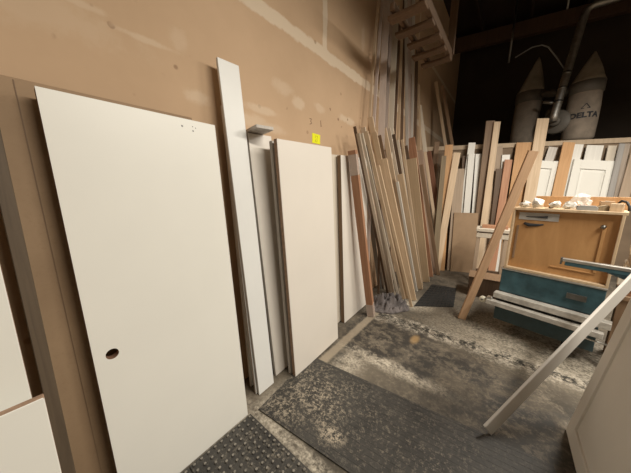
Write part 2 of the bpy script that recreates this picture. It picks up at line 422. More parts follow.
TALL = [
  [-1.496, 2.953, 0.0, -1.539, 3.144, 3.909, 15.0, 0.032, 0.02, 'tan', 'slim tan', 378.5, -0.174],
  [-1.45, 3.029, 0.0, -1.529, 3.235, 3.952, 15.0, 0.037, 0.02, 'pinkgrey', 'slim pinkish grey', 382.5, -0.182],
  [-1.486, 3.636, 0.0, -1.53, 3.385, 4.031, 15.0, 0.084, 0.02, 'palepink', 'broad pale pinkish', 387.5, -0.328],
  [-1.486, 3.672, 0.0, -1.532, 3.538, 4.157, 15.0, 0.053, 0.02, 'pinkgrey', 'dusty pinkish', 392.5, -0.239],
  [-1.4, 3.61, 0.0, -1.534, 3.697, 4.112, 15.0, 0.075, 0.02, 'cream', 'flat-topped cream', 396.5, -0.16],
  [-1.486, 3.892, 0.0, -1.53, 3.826, 3.992, 15.0, 0.043, 0.02, 'walnut', 'dark brown', 399.5, -0.009],
  [-1.486, 4.104, 0.0, -1.531, 3.942, 4.046, 15.0, 0.035, 0.02, 'tan', 'thin tan', 402.5, 0.058],
  [-1.468, 4.993, 0.0, -1.536, 4.033, 4.41, 15.0, 0.047, 0.02, 'palegrey', 'pale grey', 406, -0.163],
  [-1.496, 5.023, 0.0, -1.546, 4.212, 4.508, 15.0, 0.049, 0.02, 'pinkgrey', 'grey', 409.8, -0.001],
  [-1.486, 5.056, 0.0, -1.536, 4.35, 4.577, 15.0, 0.051, 0.02, 'palegrey', 'light grey', 413.6, 0.095],
  [-1.468, 5.105, 0.0, -1.53, 4.664, 4.0, 15.0, 0.05, 0.02, 'walnut', 'brown short-topped', 417, 0.139],
  [-1.43, 3.372, 0.0, -1.566, 3.569, 4.177, 15.0, 0.033, 0.02, 'walnut', 'shade-filling brown', 391, -0.221],  # dark filler set back, imitating a shaded gap between mouldings
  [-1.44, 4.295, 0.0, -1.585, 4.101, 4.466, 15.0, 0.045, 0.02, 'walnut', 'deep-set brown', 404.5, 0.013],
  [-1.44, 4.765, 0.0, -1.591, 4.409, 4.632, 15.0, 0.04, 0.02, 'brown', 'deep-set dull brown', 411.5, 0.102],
]
TALL2 = [
  [-1.03, 5.681, 0.0, -1.541, 5.084, 3.196, 15.0, 0.071, 0.02, 'cream', 'short cream', 419.5, 0],
  [-1.32, 5.591, 0.0, -1.544, 4.938, 3.532, 15.0, 0.034, 0.02, 'tan', 'thin tan', 418.6, 0],
]
BACK = [
  [-1.257, 5.374, 0.0, -1.304, 5.653, 2.601, 21.972, 0.095, 0.019, 'brown', 'dark brown', 437, 0],
  [-0.99, 5.08, 0.0, -1.096, 5.324, 1.969, 21.972, 0.108, 0.019, 'olive', 'olive-brown', 441.5, 0],
  [-1.004, 5.046, 0.0, -1.081, 5.332, 2.27, 21.972, 0.088, 0.019, 'olive', 'short olive', 444, 0],
  [-0.91, 5.227, 0.0, -1.035, 5.444, 2.483, 21.972, 0.141, 0.019, 'orange', 'short orange-brown', 449, 0],
  [-1.016, 5.563, 0.0, -1.007, 5.698, 2.341, 21.972, 0.056, 0.019, 'tan', 'thin tan', 452.2, 0],
  [-0.965, 5.138, 0.0, -0.885, 5.462, 2.322, 21.972, 0.121, 0.019, 'pine', 'light tan', 457, 0],
  [-0.731, 5.343, 0.0, -0.841, 5.658, 2.034, 21.972, 0.179, 0.019, 'beige', 'broad beige', 459.5, 0],
  [-0.618, 5.583, 0.0, -0.804, 5.799, 2.295, 21.972, 0.072, 0.019, 'walnut', 'narrow dark', 464.3, 0],
  [-0.69, 5.527, 0.0, -0.699, 5.814, 2.534, 21.972, 0.122, 0.019, 'white', 'tallest white', 472, 0],
  [-0.577, 5.521, 0.0, -0.68, 5.771, 2.32, 21.972, 0.114, 0.019, 'white', 'left-hand white', 471.5, 0],
  [-0.422, 5.613, 0.0, -0.566, 5.879, 2.321, 21.972, 0.122, 0.019, 'white', 'right-hand white', 479, 0],
  [-0.198, 5.704, 0.0, -0.423, 5.954, 2.448, 21.972, 0.162, 0.019, 'tan', 'long tan', 489, 0],
  [-0.057, 5.829, 0.0, -0.284, 6.035, 2.444, 21.972, 0.152, 0.019, 'beige', 'greyish tan', 498, 0],
  [-0.384, 5.591, -0.0, -0.451, 5.909, 2.918, 21.972, 0.149, 0.019, 'brown', 'tall brown', 490.5, 0],
  [-0.313, 5.514, 0.0, -0.343, 5.915, 2.884, 21.972, 0.106, 0.019, 'pine', 'tall pine', 497.3, 0],
  [-0.046, 5.765, 0.0, -0.142, 6.045, 2.284, 21.972, 0.131, 0.019, 'white', 'short white', 506, 0],
  [-0.138, 5.631, 0.0, -0.215, 5.931, 2.019, 21.972, 0.1, 0.019, 'walnut', 'dark chocolate', 499, 0],
  [-0.091, 5.592, 0.0, -0.091, 5.982, 2.181, 21.972, 0.122, 0.019, 'redwood', 'red-brown', 508.5, 0],
  [0.107, 5.861, 0.0, 0.099, 6.176, 2.494, 21.972, 0.239, 0.019, 'orange', 'broad orange-tan', 524, 0],
  [0.294, 5.815, 0.0, 0.315, 6.272, 2.9, 21.972, 0.181, 0.019, 'pine', 'tallest blond', 543, 0],
  [0.22, 5.936, 0.0, 0.527, 6.362, 2.384, 21.972, 0.135, 0.019, 'palegrey', 'short pale grey', 553, 0],
  [0.622, 5.918, 0.0, 0.725, 6.374, 2.45, 21.972, 0.173, 0.019, 'orange', 'torn-faced orange', 569, 0],
  [0.707, 6.108, 0.0, 0.863, 6.484, 2.416, 21.972, 0.143, 0.019, 'white', 'narrow white', 578.5, 0],
  [1.014, 6.232, 0.0, 1.081, 6.567, 2.386, 21.972, 0.235, 0.019, 'white', 'wide white', 595, 0],
  [1.277, 6.338, 0.0, 1.302, 6.655, 2.374, 21.972, 0.12, 0.019, 'cream', 'cream-topped', 612.5, 0],
  [1.33, 6.256, 0.0, 1.398, 6.628, 2.393, 21.972, 0.079, 0.019, 'grey', 'grey', 622, 0],
  [1.412, 6.266, 0.0, 1.469, 6.675, 2.391, 21.972, 0.071, 0.019, 'greybrown', 'grey-brown', 627.5, 0],
  [1.424, 6.203, 0.0, 1.587, 6.677, 2.282, 21.972, 0.14, 0.019, 'beige', 'beige', 637, 0],
]
SQUARE = [-0.554, 5.376, 0.0, -0.628, 5.564, 1.17, 21.972, 0.423, 0.018]
D1 = [0.349, 5.896, 0.0, 0.458, 6.252, 2.13, 21.972, 0.364, 0.03]
D2 = [1.019, 6.166, 0.0, 1.1, 6.508, 2.107, 21.972, 0.582, 0.03]


# ------------------------------------------------------------------ the setting
struct(MB().box((2.2, 3.0, -.05), (7.6, 11.4, .1)).build('floor', CONC))
struct(MB().box((-1.66, 3.0, 2.8), (.12, 11.4, 5.6)).build('wall_left', DRY))
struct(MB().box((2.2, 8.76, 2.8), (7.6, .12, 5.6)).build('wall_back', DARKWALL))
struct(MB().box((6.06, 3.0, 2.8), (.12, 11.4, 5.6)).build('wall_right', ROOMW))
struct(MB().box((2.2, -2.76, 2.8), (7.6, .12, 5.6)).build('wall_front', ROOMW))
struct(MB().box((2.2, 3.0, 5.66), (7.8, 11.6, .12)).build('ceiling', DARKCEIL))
UA = math.atan2(.374, .927)
UM = T(-1.25, 5.7, 0) @ RZ(UA)           # frame of the slanted partition: local x along it, -y towards the room
# partition under the loft, its plywood cap and the loft floor
struct(MB().box((2.3, .012, 1.22), (5.3, .02, 2.43)).build('trim_1', PARTN, None, UM))
struct(MB().box((2.3, .05, 2.47), (5.3, .14, .085), bev=.004).build('trim_2', LEDGE, None, UM))
m = MB()
lf = [(-1.6, 5.70), (-1.25, 5.84), (3.6, 7.80), (6.0, 8.70), (-1.6, 8.70)]
vb = [m.bm.verts.new((x, y, 2.36)) for x, y in lf]; vt = [m.bm.verts.new((x, y, 2.42)) for x, y in lf]
m.bm.faces.new(vb[::-1]); m.bm.faces.new(vt)
for i in range(5): m.bm.faces.new((vb[i], vb[(i+1) % 5], vt[(i+1) % 5], vt[i]))
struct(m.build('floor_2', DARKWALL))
# roof beam and joists
bmM = T(-1.6, 7.55, 5.05) @ RZ(math.atan2(.55, 3.2))
struct(MB().box((3.6, 0, .15), (7.4, .14, .30), bev=.006).build('trim_3', BEAM, None, bmM))
for i in range(6):
    struct(MB().box((-1.0 + i * .9, 4.2, 5.5), (.05, 8.6, .2)).build('trim_%d' % (4 + i), DARKCEIL))

# ------------------------------------------------------------------ sheets and doors leaning on the left wall
def slab(name, base, top, ang, w, t, mats, label, cat, group=None, hole=None):
    """a slab door; local -y is... its width runs along local x, thickness along y"""
    M, L = frame_from(base, top, ang)
    m = MB(); bm = m.bm
    if hole is None:
        m.box((0, 0, L / 2), (w, t, L), bev=.0025)
        for f in bm.faces:
            f.material_index = 0 if abs(f.normal.y) > .6 else 1
    else:
        hx, hz, hr = hole
        def side(y):
            o = [bm.verts.new(p) for p in ((-w/2, y, 0), (w/2, y, 0), (w/2, y, L), (-w/2, y, L))]
            c = [bm.verts.new((hx + hr * math.cos(2*PI*i/24), y, hz + hr * math.sin(2*PI*i/24))) for i in range(24)]
            es = [bm.edges.new((o[i], o[(i+1) % 4])) for i in range(4)] + [bm.edges.new((c[i], c[(i+1) % 24])) for i in range(24)]
            bmesh.ops.triangle_fill(bm, edges=es, use_beauty=True)
            return o, c
        o1, c1 = side(-t/2); o2, c2 = side(t/2)
        for i in range(4):
            f = bm.faces.new((o1[i], o1[(i+1) % 4], o2[(i+1) % 4], o2[i])); f.material_index = 1
        for i in range(24):
            f = bm.faces.new((c1[i], c1[(i+1) % 24], c2[(i+1) % 24], c2[i])); f.material_index = 1
    o = m.build(name, mats); o.matrix_world = grounded(M, w, t)
    return tag(o, label, cat, group)

# big brown fibreboard sheet against the wall, with the crease down it
sheet = slab('fibreboard_sheet', (-1.42, .343, 0), (-1.548, .343, 2.045), 90, .775, .012, [HARD, HARD],
             'tall brown fibreboard sheet flat against wall behind the big white door', 'sheet')
MB().box((-.285, -.0072, 1.03), (.003, .0020, 2.02)).build('crease', [W['brown']], sheet)
board('edge_plank', (-1.350, -.045, 0), (-1.486, -.020, 1.95), 90, .040, .05, W['darkply'],
      'narrow dark brown plank standing left of the big white door', 'board')
big = slab('slab_door', (-1.3205, .463, 0), (-1.4735, .463, 2.004), 90, .718, .044, [DOORW, EDGEBR],
           'big white slab door with round bore hole, leaning on brown fibreboard', 'door', hole=None if False else (-.293, .862, .0245))
for (x, z, r) in ((.165, 1.968, .005), (.222, 1.952, .0045), (.222, 1.975, .003), (.238, 1.97, .003)):
    MB().lathe([(r * .4, -.0012), (r, -.0006), (r, 0), (r * .3, .0008)], 10, M=T(x, -.0224, z) @ Matrix.Rotation(PI/2, 4, 'X')).build('screw', STEEL, big)
slab('door_panel', (-1.205, -.516, 0), (-1.38, -.494, 2.0), 90, .86, .035, [DOORW, ENDW],
     'white door sheet at far left edge, standing behind the shorter one', 'door')
slab('door_offcut', (-1.075, -.43, 0), (-1.165, -.42, .925), 90, .75, .035, [DOORW, ENDW],
     'short white door offcut with raw wood top edge, lower left corner', 'door')

# tall narrow white boards
slab('wall_board', (-1.378, 1.058, 0), (-1.524, .985, 2.43), 90, .155, .020, [BWHITE, BWHITE],
     'tallest bright white board standing between the two white doors, rising above them', 'board')
slab('wall_board', (-1.405, 1.045, 0), (-1.528, .995, 2.16), 90, .15, .020, [BWHITE, W['palegrey']],
     'white board with grey edge directly behind the tallest white board', 'board')
slab('filler_strip', (-1.50, 1.09, 0), (-1.560, 1.05, 1.97), 90, .20, .018, [W['white'], W['palegrey']],
     'narrow white panel with grey edge just right of tallest white board', 'panel')
slab('narrow_panel', (-1.430, 1.31, 0), (-1.528, 1.215, 2.022), 90, .22, .03, [DOORW2, W['palegrey']],
     'narrow cream panel between tallest white board and off-white slab door', 'panel')
slab('door_blank', (-1.345, 1.645, 0), (-1.418, 1.575, 1.974), 90, .69, .032, [W['palegrey'], W['palegrey']],
     'pale grey edged door blank hidden behind the off-white slab door', 'door')
slab('slab_door', (-1.287, 1.635, 0), (-1.352, 1.555, 1.978), 90, .675, .036, [DOORW2, ENDW],
     'off-white slab door below the yellow note', 'door')
slab('narrow_panel', (-1.42, 2.61, 0), (-1.475, 2.535, 1.985), 90, .61, .05, [DOORW2, W['brown']],
     'off-white panel behind the red-brown post', 'panel')
slab('door_blank', (-1.475, 2.50, 0), (-1.53, 2.38, 1.985), 90, .58, .03, [W['cream'], W['cream']],
     'cream edged panel behind panel with red-brown post', 'panel')
# red-brown square post wrapped in plastic at both ends
pb, pt_ = (-1.225, 2.69, 0), (-1.385, 2.36, 2.03)
post = board('wood_post', pb, pt_, 15, .085, .085, W['post'], 'square red-brown wood post with plastic wrapped around both ends', 'post')
for z0, z1 in ((.004, .17), (1.80, 2.02)):
    MB().prism(section(.092, .092, 'flat'), z0, z1).build('plastic_wrap', WRAP, post)
# short board lying across the panel tops
MB().box((0, 0, 0), (.215, .13, .022), bev=.002).build('shelf_offcut', [W['palegrey']], None, T(-1.473, 1.172, 2.045) @ RZ(-.25))
tag(bpy.data.objects['shelf_offcut'], 'short grey board lying flat across the panel tops, poking from wall', 'board')

# yellow note on the wall
note = MB().box((0, 0, 0), (.0016, .128, .092)).build('sticky_note', YEL, None, T(-1.598, 1.996, 2.131))
tag(note, 'bright yellow sticky note on the wall above off-white slab door', 'note')
def stroke(pts, r): return [MB().tube([(0.001, y, z) for y, z in pts], r, 6)]
def handwriting(lines, parent, x, r, mat, name):
    m = MB()
    for pts in lines: m.tube([(x, y, z) for y, z in pts], r, 6)
    return m.build(name, mat, parent)
handwriting([[(-.018, .004), (-.014, .028), (.0, .024)], [(.006, .026), (.022, .028), (.014, .004)], [(-.02, -.03), (-.016, -.006), (-.008, -.03)], [(.004, -.006), (.016, -.01), (.012, -.03), (.004, -.028)]],
            note, .0009, .0016, SCRIB, 'handwriting')
wm = empty('wall_writing', 'two faint handwritten digits on the wall above the yellow note', 'writing', T(-1.5995, 1.98, 2.29))
handwriting([[(-.085, .01), (-.055, .015), (-.07, -.01), (-.052, -.028), (-.082, -.038)]], wm, 0, .0035, W['brown'], 'digit')
handwriting([[(.09, .03), (.098, -.03)]], wm, 0, .0035, W['brown'], 'digit')

# ------------------------------------------------------------------ lumber leaning in the corner
def rowof(table, names, group, cat, label_fn, kindfn=lambda i: 'flat'):
    order = sorted(range(len(table)), key=lambda i: table[i][11])
    rank = {i: r for r, i in enumerate(order)}
    for i, r in enumerate(table):
        bow = r[12] if len(r) > 12 else 0
        board(names(i, r), r[0:3], r[3:6], r[6], r[7], r[8], W[r[9]], label_fn(rank[i], r), cat, group, kindfn(i), bow)
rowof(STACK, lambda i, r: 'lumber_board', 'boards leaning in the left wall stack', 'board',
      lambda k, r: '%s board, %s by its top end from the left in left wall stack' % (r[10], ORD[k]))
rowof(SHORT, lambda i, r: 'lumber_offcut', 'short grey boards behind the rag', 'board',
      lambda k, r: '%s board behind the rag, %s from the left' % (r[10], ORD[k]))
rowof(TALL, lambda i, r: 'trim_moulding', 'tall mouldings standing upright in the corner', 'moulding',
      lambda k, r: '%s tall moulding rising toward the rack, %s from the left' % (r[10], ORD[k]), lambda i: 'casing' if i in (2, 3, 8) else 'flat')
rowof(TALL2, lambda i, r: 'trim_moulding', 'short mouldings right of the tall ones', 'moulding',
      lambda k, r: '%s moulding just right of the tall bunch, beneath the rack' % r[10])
rowof(BACK, lambda i, r: 'lumber_board', 'boards leaning along the back partition', 'board',
      lambda k, r: '%s board, %s from the left along the back partition' % (r[10], ORD[k]))
# brown square sheet in front of them
sq = SQUARE
board('hardboard_square', sq[0:3], sq[3:6], sq[6], sq[7], sq[8], HARD, 'plain brown hardboard rectangle leaning low in front of white boards', 'sheet', end=HARD)
# two dim studs leaning in the dark corner
for foot, head, mt, lab in (((-1.20, 6.16), (-1.515, 5.99, 3.88), 'tan', 'left dim stud leaning in the dark corner on the loft'), ((-1.06, 6.12), (-1.385, 6.02, 3.78), 'brown', 'right dim stud leaning in the dark corner on the loft')):
    o = board('lumber_stud', (*foot, 2.421), head, 10, .06, .04, W[mt], lab, 'board', 'studs leaning in the dark corner')
    o.location.z += 2.421
bpy.context.view_layer.update()

# panel doors among the lumber at the back
def panel_door(r, label, cols, rows, name='panel_door', t=.03, end=W['pine']):
    M, L = frame_from(r[0:3], r[3:6], r[6]); w = r[7]
    m = MB(); sw = .11 if w > .45 else .08
    xs = [(-w/2 + sw + (w - sw) / cols * i, -w/2 + (w - sw) / cols * (i + 1)) for i in range(cols)]
    m.box((0, .008, L/2), (w, t - .016, L))
    for i in range(cols + 1): m.box((-w/2 + sw/2 + (w - sw) / cols * i, -t/2 + .004, L/2), (sw, .012, L), bev=.002)
    for z, hgt in rows:
        for a, b in xs: m.box(((a + b)/2, -t/2 + .004, z), (b - a, .0118, hgt))
    o = m.build(name, [DOORW]); o.matrix_world = grounded(M, w, t)
    tag(o, label, 'door', 'white panel doors at the back')
    zs = sorted(rows)
    for (z0, h0), (z1, h1) in zip(zs, zs[1:]):
        for a, b in xs:
            q = MB(); lo, hi = z0 + h0/2 + .02, z1 - h1/2 - .02; y = -t/2 + .009
            A, B = a + .02, b - .02; d = .03
            v1 = [q.bm.verts.new(p) for p in ((A, y, lo), (B, y, lo), (B, y, hi), (A, y, hi))]
            v2 = [q.bm.verts.new(p) for p in ((A+d, y-.008, lo+d), (B-d, y-.008, lo+d), (B-d, y-.008, hi-d), (A+d, y-.008, hi-d))]
            for i in range(4): q.bm.faces.new((v1[i], v1[(i+1) % 4], v2[(i+1) % 4], v2[i]))
            q.bm.faces.new(v2); q.bm.faces.new(v1[::-1])
            q.build('raised_panel', [DOORW], o)
    return o
panel_door(D1, 'white panel door partly hidden behind the torn-faced orange board', 1, [(.12, .24), (1.02, .16), (2.08, .12)])
panel_door(D2, 'white panel door right of the torn-faced orange board', 1, [(.12, .24), (1.02, .16), (2.05, .15)])

# ------------------------------------------------------------------ overhead rack
rk = empty('lumber_rack', 'wooden overhead lumber rack of slats high in the left corner', 'rack', T(-1.02, 3.1, 3.3))
MB().box((.22, .0, 0), (.05, 1.30, .09), bev=.004).build('rail', W['rack'], rk)
MB().box((-.04, .0, 0), (.04, 1.30, .06), bev=.004).build('rail', W['rack'], rk)
for i in range(5):
    MB().box((.075 - .02 * (i % 2), -.56 + i * .28, -.061), (.34 + .03 * (i % 2), .11, .03), bev=.003).build('slat', W['rack'], rk)
MB().box((.22, .62, 1.14), (.08, .05, 2.28), bev=.004).build('hanger', W['rack'], rk)
MB().box((.22, -.62, 1.14), (.08, .05, 2.28), bev=.004).build('hanger', W['rack'], rk)

# ------------------------------------------------------------------ dust collector on the loft
dc = empty('dust_collector', 'two-bag dust collector with cloth bags standing on the loft', 'dust collector', T(.62, 7.15, 2.42) @ RZ(-.32))
MB().box((-.15, .05, .10), (1.35, .5, .06), bev=.01).build('base_frame', STEEL, dc)
def bag(x, y, r, h0, h1, tip, kind):
    z0 = .13
    lower = MB().lathe([(r*.80, z0), (r*.98, z0 + .05), (r, z0 + (h0-z0)*.35), (r*.99, z0 + (h0-z0)*.7), (r*.94, h0 - .02), (r*.9, h0)], 36, (x, y, 0)).build('lower_bag', BAG, dc)
    MB().lathe([(r*.93, h0 - .03), (r*1.02, h0 - .02), (r*1.02, h1), (r*.93, h1 + .01)], 36, (x, y, 0)).build('collar', RING, dc)
    # upper bag pinched to a ridge and hung by its tip
    m = MB(); rings = []; N = 36; K = 9
    for i in range(K + 1):
        u = i / K; z = h1 + (tip - h1) * u
        rx = r * (.98 * (1 - u) ** .92 + .04); ry = r * (.98 * (1 - u) ** .8 + .02)
        ring = []
        for k in range(N):
            a = 2 * PI * k / N; f = 1 + .16 * (1 - u) * u * 4 * math.cos(4 * a + 1.2 + kind) + .05 * u * math.sin(9 * a)
            ring.append(m.bm.verts.new((x + rx * f * math.cos(a) + (.06, .02)[kind] * u, y + ry * f * math.sin(a), z)))
        rings.append(ring)
    for a, b in zip(rings, rings[1:]):
        for k in range(N):
            f = m.bm.faces.new((a[k], a[(k+1) % N], b[(k+1) % N], b[k])); f.smooth = True
    m.bm.faces.new(rings[0][::-1]); m.bm.faces.new(rings[-1])
    m.build('upper_bag', BAGUP, dc)
    return lower
BX = (-.60, .30)
bag(BX[0], .12, .235, 1.12, 1.30, 1.98, 0)
lb = bag(BX[1], -.05, .232, 1.0, 1.16, 1.68, 1)
MB().tube([(BX[0] + .2, .10, 1.20), (-.15, .05, 1.15), (BX[1] - .2, -.04, 1.08)], .075, 14).build('manifold', RING, dc)
RX = Matrix.Rotation(PI/2, 4, 'X')
MB().lathe([(.06, -.14), (.20, -.14), (.22, -.12), (.22, .10), (.20, .12), (.05, .12)], 32, M=T(.0, -.16, .52) @ RX).build('blower_housing', RING, dc)
MB().lathe([(.03, -.16), (.11, -.16), (.125, -.13), (.125, .14), (.1, .17), (.03, .17)], 24, M=T(-.12, .12, .75) @ RX).build('motor', STEEL, dc)
MB().lathe([(.03, 0), (.075, 0), (.09, .02), (.09, .10), (.03, .10)], 24, M=T(.0, -.28, .52) @ RX).build('inlet', RING, dc)
MB().tube([(-.02, -.3, .86), (-.22, -.32, .93)], .028, 10).build('handle', ALU, dc)
# brand lettering wrapped on the right-hand bag
def wrapped(bm_pts_fn, name, mat): pass
cu = bpy.data.curves.new('logo_text', 'FONT'); cu.body = 'DELTA'; cu.size = .125; cu.align_x = 'CENTER'; cu.offset = .006; cu.extrude = .0
to = bpy.data.objects.new('logo_text', cu); col.objects.link(to)
bpy.context.view_layer.update()
dg = bpy.context.evaluated_depsgraph_get()
me = bpy.data.meshes.new_from_object(to.evaluated_get(dg)); bpy.data.objects.remove(to)
bmx = bmesh.new(); bmx.from_mesh(me)
bmesh.ops.triangulate(bmx, faces=bmx.faces[:])
bmesh.ops.subdivide_edges(bmx, edges=[e for e in bmx.edges if e.calc_length() > .03], cuts=2)
tri = [(-.055, .155), (.055, .155), (0, .235)]
def band(a, b, wd):
    d = Vector((b[0]-a[0], b[1]-a[1])).normalized(); n = Vector((-d.y, d.x)) * wd
    vs = [bmx.verts.new((p[0] + s * n.x, p[1] + s * n.y, 0)) for p, s in ((a, -1), (b, -1), (b, 1), (a, 1))]
    bmx.faces.new(vs)
for i in range(3): band(tri[i], tri[(i+1) % 3], .006)
def bag_r(z): return 232e-3
A0 = -PI/2 + .36
for v in bmx.verts:
    a = A0 + v.co.x * 1.06 / .232; z = .52 + v.co.y
    R = .234 + .002
    v.co = (BX[1] + R * math.cos(a), -.05 + R * math.sin(a), z)
bmx.to_mesh(me); bmx.free(); me.materials.clear(); me.materials.append(INK)
lg = bpy.data.objects.new('logo', me); col.objects.link(lg); lg.parent = dc
lg['label'] = 'dark brand lettering under a small triangle'
# metal duct rising from the blower
bpy.context.view_layer.update(); dI = dc.matrix_world.inverted()
pi_ = dc.matrix_world @ Vector((0, -.40, .50))
dpts = [pi_, pi_ + Vector((.0, .0, .12))]
d0 = dpts[-1]; 
d1 = Vector((.68, 7.10, 4.78))
for i in range(1, 9): dpts.append(d0.lerp(d1, i / 8))
dend = Vector((2.6, 7.4, 5.02))
dpts += [d1 + Vector((.03, 0, .10)), d1 + Vector((.10, 0.01, .15))]
for i in range(1, 7): dpts.append((d1 + Vector((.10, .01, .15))).lerp(dend, i / 6))
duct = MB().tube([dI @ p for p in dpts], .062, 18).build('metal_duct', GALV, dc); duct['label'] = 'shiny round metal duct bending right at roof'
for p, q in ((d0.lerp(d1, .12), d0.lerp(d1, .15)), (d0.lerp(d1, .42), d0.lerp(d1, .45)), (d0.lerp(d1, .27), d0.lerp(d1, .29))):
    MB().tube([dI @ p, dI @ q], .070, 18).build('joint_band', STEEL, duct)
# cable hanging from roof and a slim conduit
cab = MB().tube([(-.25, 7.0, 4.35), (.0, 7.05, 4.48), (.15, 7.05, 4.47), (.25, 7.05, 4.40), (.42, 7.08, 4.15), (.54, 7.1, 3.95)], .012, 8).build('hanging_cable', GREY)
tag(cab, 'thin drooping cable hanging between the dust bags', 'cable')
con = MB().tube([(-.36, 7.2, 5.6), (-.36, 7.2, 4.36)], .02, 8).build('roof_conduit', STEEL); tag(con, 'thin metal conduit dropping from dark roof left of the duct', 'pipe')
con = MB().tube([(.42, 6.9, 5.6), (.42, 6.9, 4.9)], .016, 8).build('roof_conduit', STEEL); tag(con, 'short metal conduit dropping from dark roof nearest the duct', 'pipe')
cb = MB().box((0, 0, .15), (.42, .3, .30), bev=.006).build('storage_carton', PAPER, None, T(-1.1, 8.0, 2.42) @ RZ(.2)); tag(cb, 'dim pale carton in the dark behind the leaning studs', 'box')
MB().box((0, .0, .2), (.44, .32, .02)).build('carton_lid', CARTON, cb, T(0, 0, .11))

# ------------------------------------------------------------------ teal machine
MA = math.atan2(-.233, .972)
MM = T(.55, 3.15, 0) @ RZ(MA)      # local x along the front, +y to the rear
tm = empty('teal_machine', 'worn teal workshop machine with metal rails under the plywood cabinet', 'machine', MM)
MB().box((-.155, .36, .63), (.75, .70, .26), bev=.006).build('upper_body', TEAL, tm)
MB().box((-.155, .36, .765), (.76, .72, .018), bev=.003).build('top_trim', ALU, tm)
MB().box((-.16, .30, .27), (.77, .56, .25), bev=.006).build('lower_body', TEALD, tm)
MB().box((-.16, .02, .43), (.74, .10, .10)).build('recess_shade', BLACK, tm)  # solid black block painting the shade in the gap behind the rails
MB().box((-.13, -.045, .470), (.84, .09, .060), bev=.004).build('rail', LRAIL, tm)
MB().box((-.17, -.10, .385), (.86, .075, .05), bev=.004).build('rail', LRAIL, tm)
MB().box((-.575, -.095, .425), (.05, .05, .03), bev=.006).build('rail_end', ALU, tm)
rl = MB().lathe([(.006, -.022), (.03, -.022), (.034, -.014), (.034, .014), (.03, .022), (.006, .022)], 20, M=T(-.645, -.075, .375) @ RX).build('roller', KNOB, tm)
MB().lathe([(.004, 0), (.012, 0), (.012, .004), (.004, .004)], 12, M=T(-.645, -.097, .375) @ RX).build('roller_bolt', STEEL, rl)
MB().tube([(-.62, -.075, .375), (-.56, -.075, .385)], .01, 8).build('roller_axle', STEEL, tm)
MB().box((.055, -.0015, .635), (.13, .006, .055), bev=.001).build('name_plate', STEEL, tm)
MB().tube([(.10, -.07, .30), (.30, -.07, .30)], .008, 8).build('lever', ALU, tm)
for x, y in ((.05, .04), (-.40, .50), (.18, .50)):
    MB().prism([(-.03, -.03), (.03, -.03), (.03, .03), (-.03, .03)], 0.0005, .15).build('foot', BLACK, tm, T(x, y, 0))
# plywood cabinet standing on the machine
pc = empty('plywood_cabinet', 'orange plywood cabinet with recessed front standing on the teal machine', 'cabinet', MM @ T(-.145, .0, .775))
cw, ch, cd = .735, .665, .42
MB().box((0, cd/2, .012), (cw, cd, .024), bev=.002).build('bottom_panel', W['box'], pc)
MB().box((0, cd/2, ch - .012), (cw + .02, cd, .024), bev=.002).build('top_panel', W['box'], pc)
for s in (-1, 1): MB().box((s * (cw/2 - .009), cd/2, ch/2), (.018, cd, ch - .05), bev=.002).build('side_panel', W['box'], pc)
MB().box((0, .055, ch/2), (cw - .038, .012, ch - .05)).build('front_panel', W['ply'], pc)
MB().box((-.17, .046, ch - .085), (.30, .005, .075), bev=.001).build('grey_patch', LGREY, pc)
def splat(pts, r, parent, mat, name): return MB().tube(pts, r, 10).build(name, mat, parent)
splat([(-.27, .047, .505), (-.23, .046, .49), (-.17, .046, .495), (-.12, .047, .505)], [.012, .018, .014, .006], pc, INK, 'black_smear')
splat([(-.26, .042, .575), (-.18, .041, .577), (-.10, .042, .58)], [.003, .006, .013], pc, INK, 'black_smear')
MB().box((.27, .042, .32), (.022, .014, .42), bev=.003).build('cleat', W['ply'], pc)
kn = MB().lathe([(.004, 0), (.016, .0), (.018, .008), (.012, .018), (.003, .02)], 16, M=T(.262, .036, .53) @ RX).build('knob', STEEL, pc)
MB().box((.13, .044, .10), (.30, .010, .012), bev=.002).build('cleat', W['ply'], pc)
MB().box((-.315, .044, .30), (.018, .010, .36), bev=.002).build('cleat', W['brown'], pc)
# plywood sheet standing on the cabinet's rear edge
CT = .775 + ch
ps = MB().box((0, 0, .05), (.82, .016, .115), bev=.002).build('plywood_strip', [W['orange']], None, MM @ T(.0, .36, CT + .008)); tag(ps, 'long orange plywood strip standing behind clutter on the plywood cabinet', 'board')
# clutter on the cabinet
def clutter(o, x, y, rz, label, cat, dz=0.0, group=None):
    o.matrix_world = MM @ T(x, y, CT + .0005 + dz) @ RZ(rz); return tag(o, label, cat, group)
bx = MB().box((0, 0, .04), (.085, .07, .08), bev=.003).build('small_carton', CARTON); clutter(bx, .10, .22, .15, 'small brown carton behind the pale block on plywood cabinet', 'box')
MB().box((0, 0, .0805), (.03, .071, .001)).build('tape', KNOB, bx)
bl = MB().box((0, 0, .033), (.075, .06, .066), bev=.003).build('wood_block', W['pine']); clutter(bl, .165, .08, -.1, 'pale wood block beside the black hose on plywood cabinet', 'block')
gb = MB().prism([(-.06, 0), (.06, 0), (.065, .02), (.045, .04), (-.05, .042), (-.066, .02)], -.035, .035).build('sanding_block', [GREY]); 
gb.data.transform(RX); clutter(gb, .0, .07, .05, 'grey sanding block with dark end on plywood cabinet', 'sanding block')
MB().box((-.062, 0, .02), (.012, .06, .03), bev=.002).build('dark_end', INK, gb)
olv = MB().prism([(-.05, 0), (.05, 0), (.05, .03), (.02, .05), (-.03, .035)], -.03, .03).build('tape_dispenser', [W['olive']]); olv.data.transform(RX); clutter(olv, .085, .10, .3, 'dull olive tape dispenser between sanding block and pale block', 'tape dispenser')
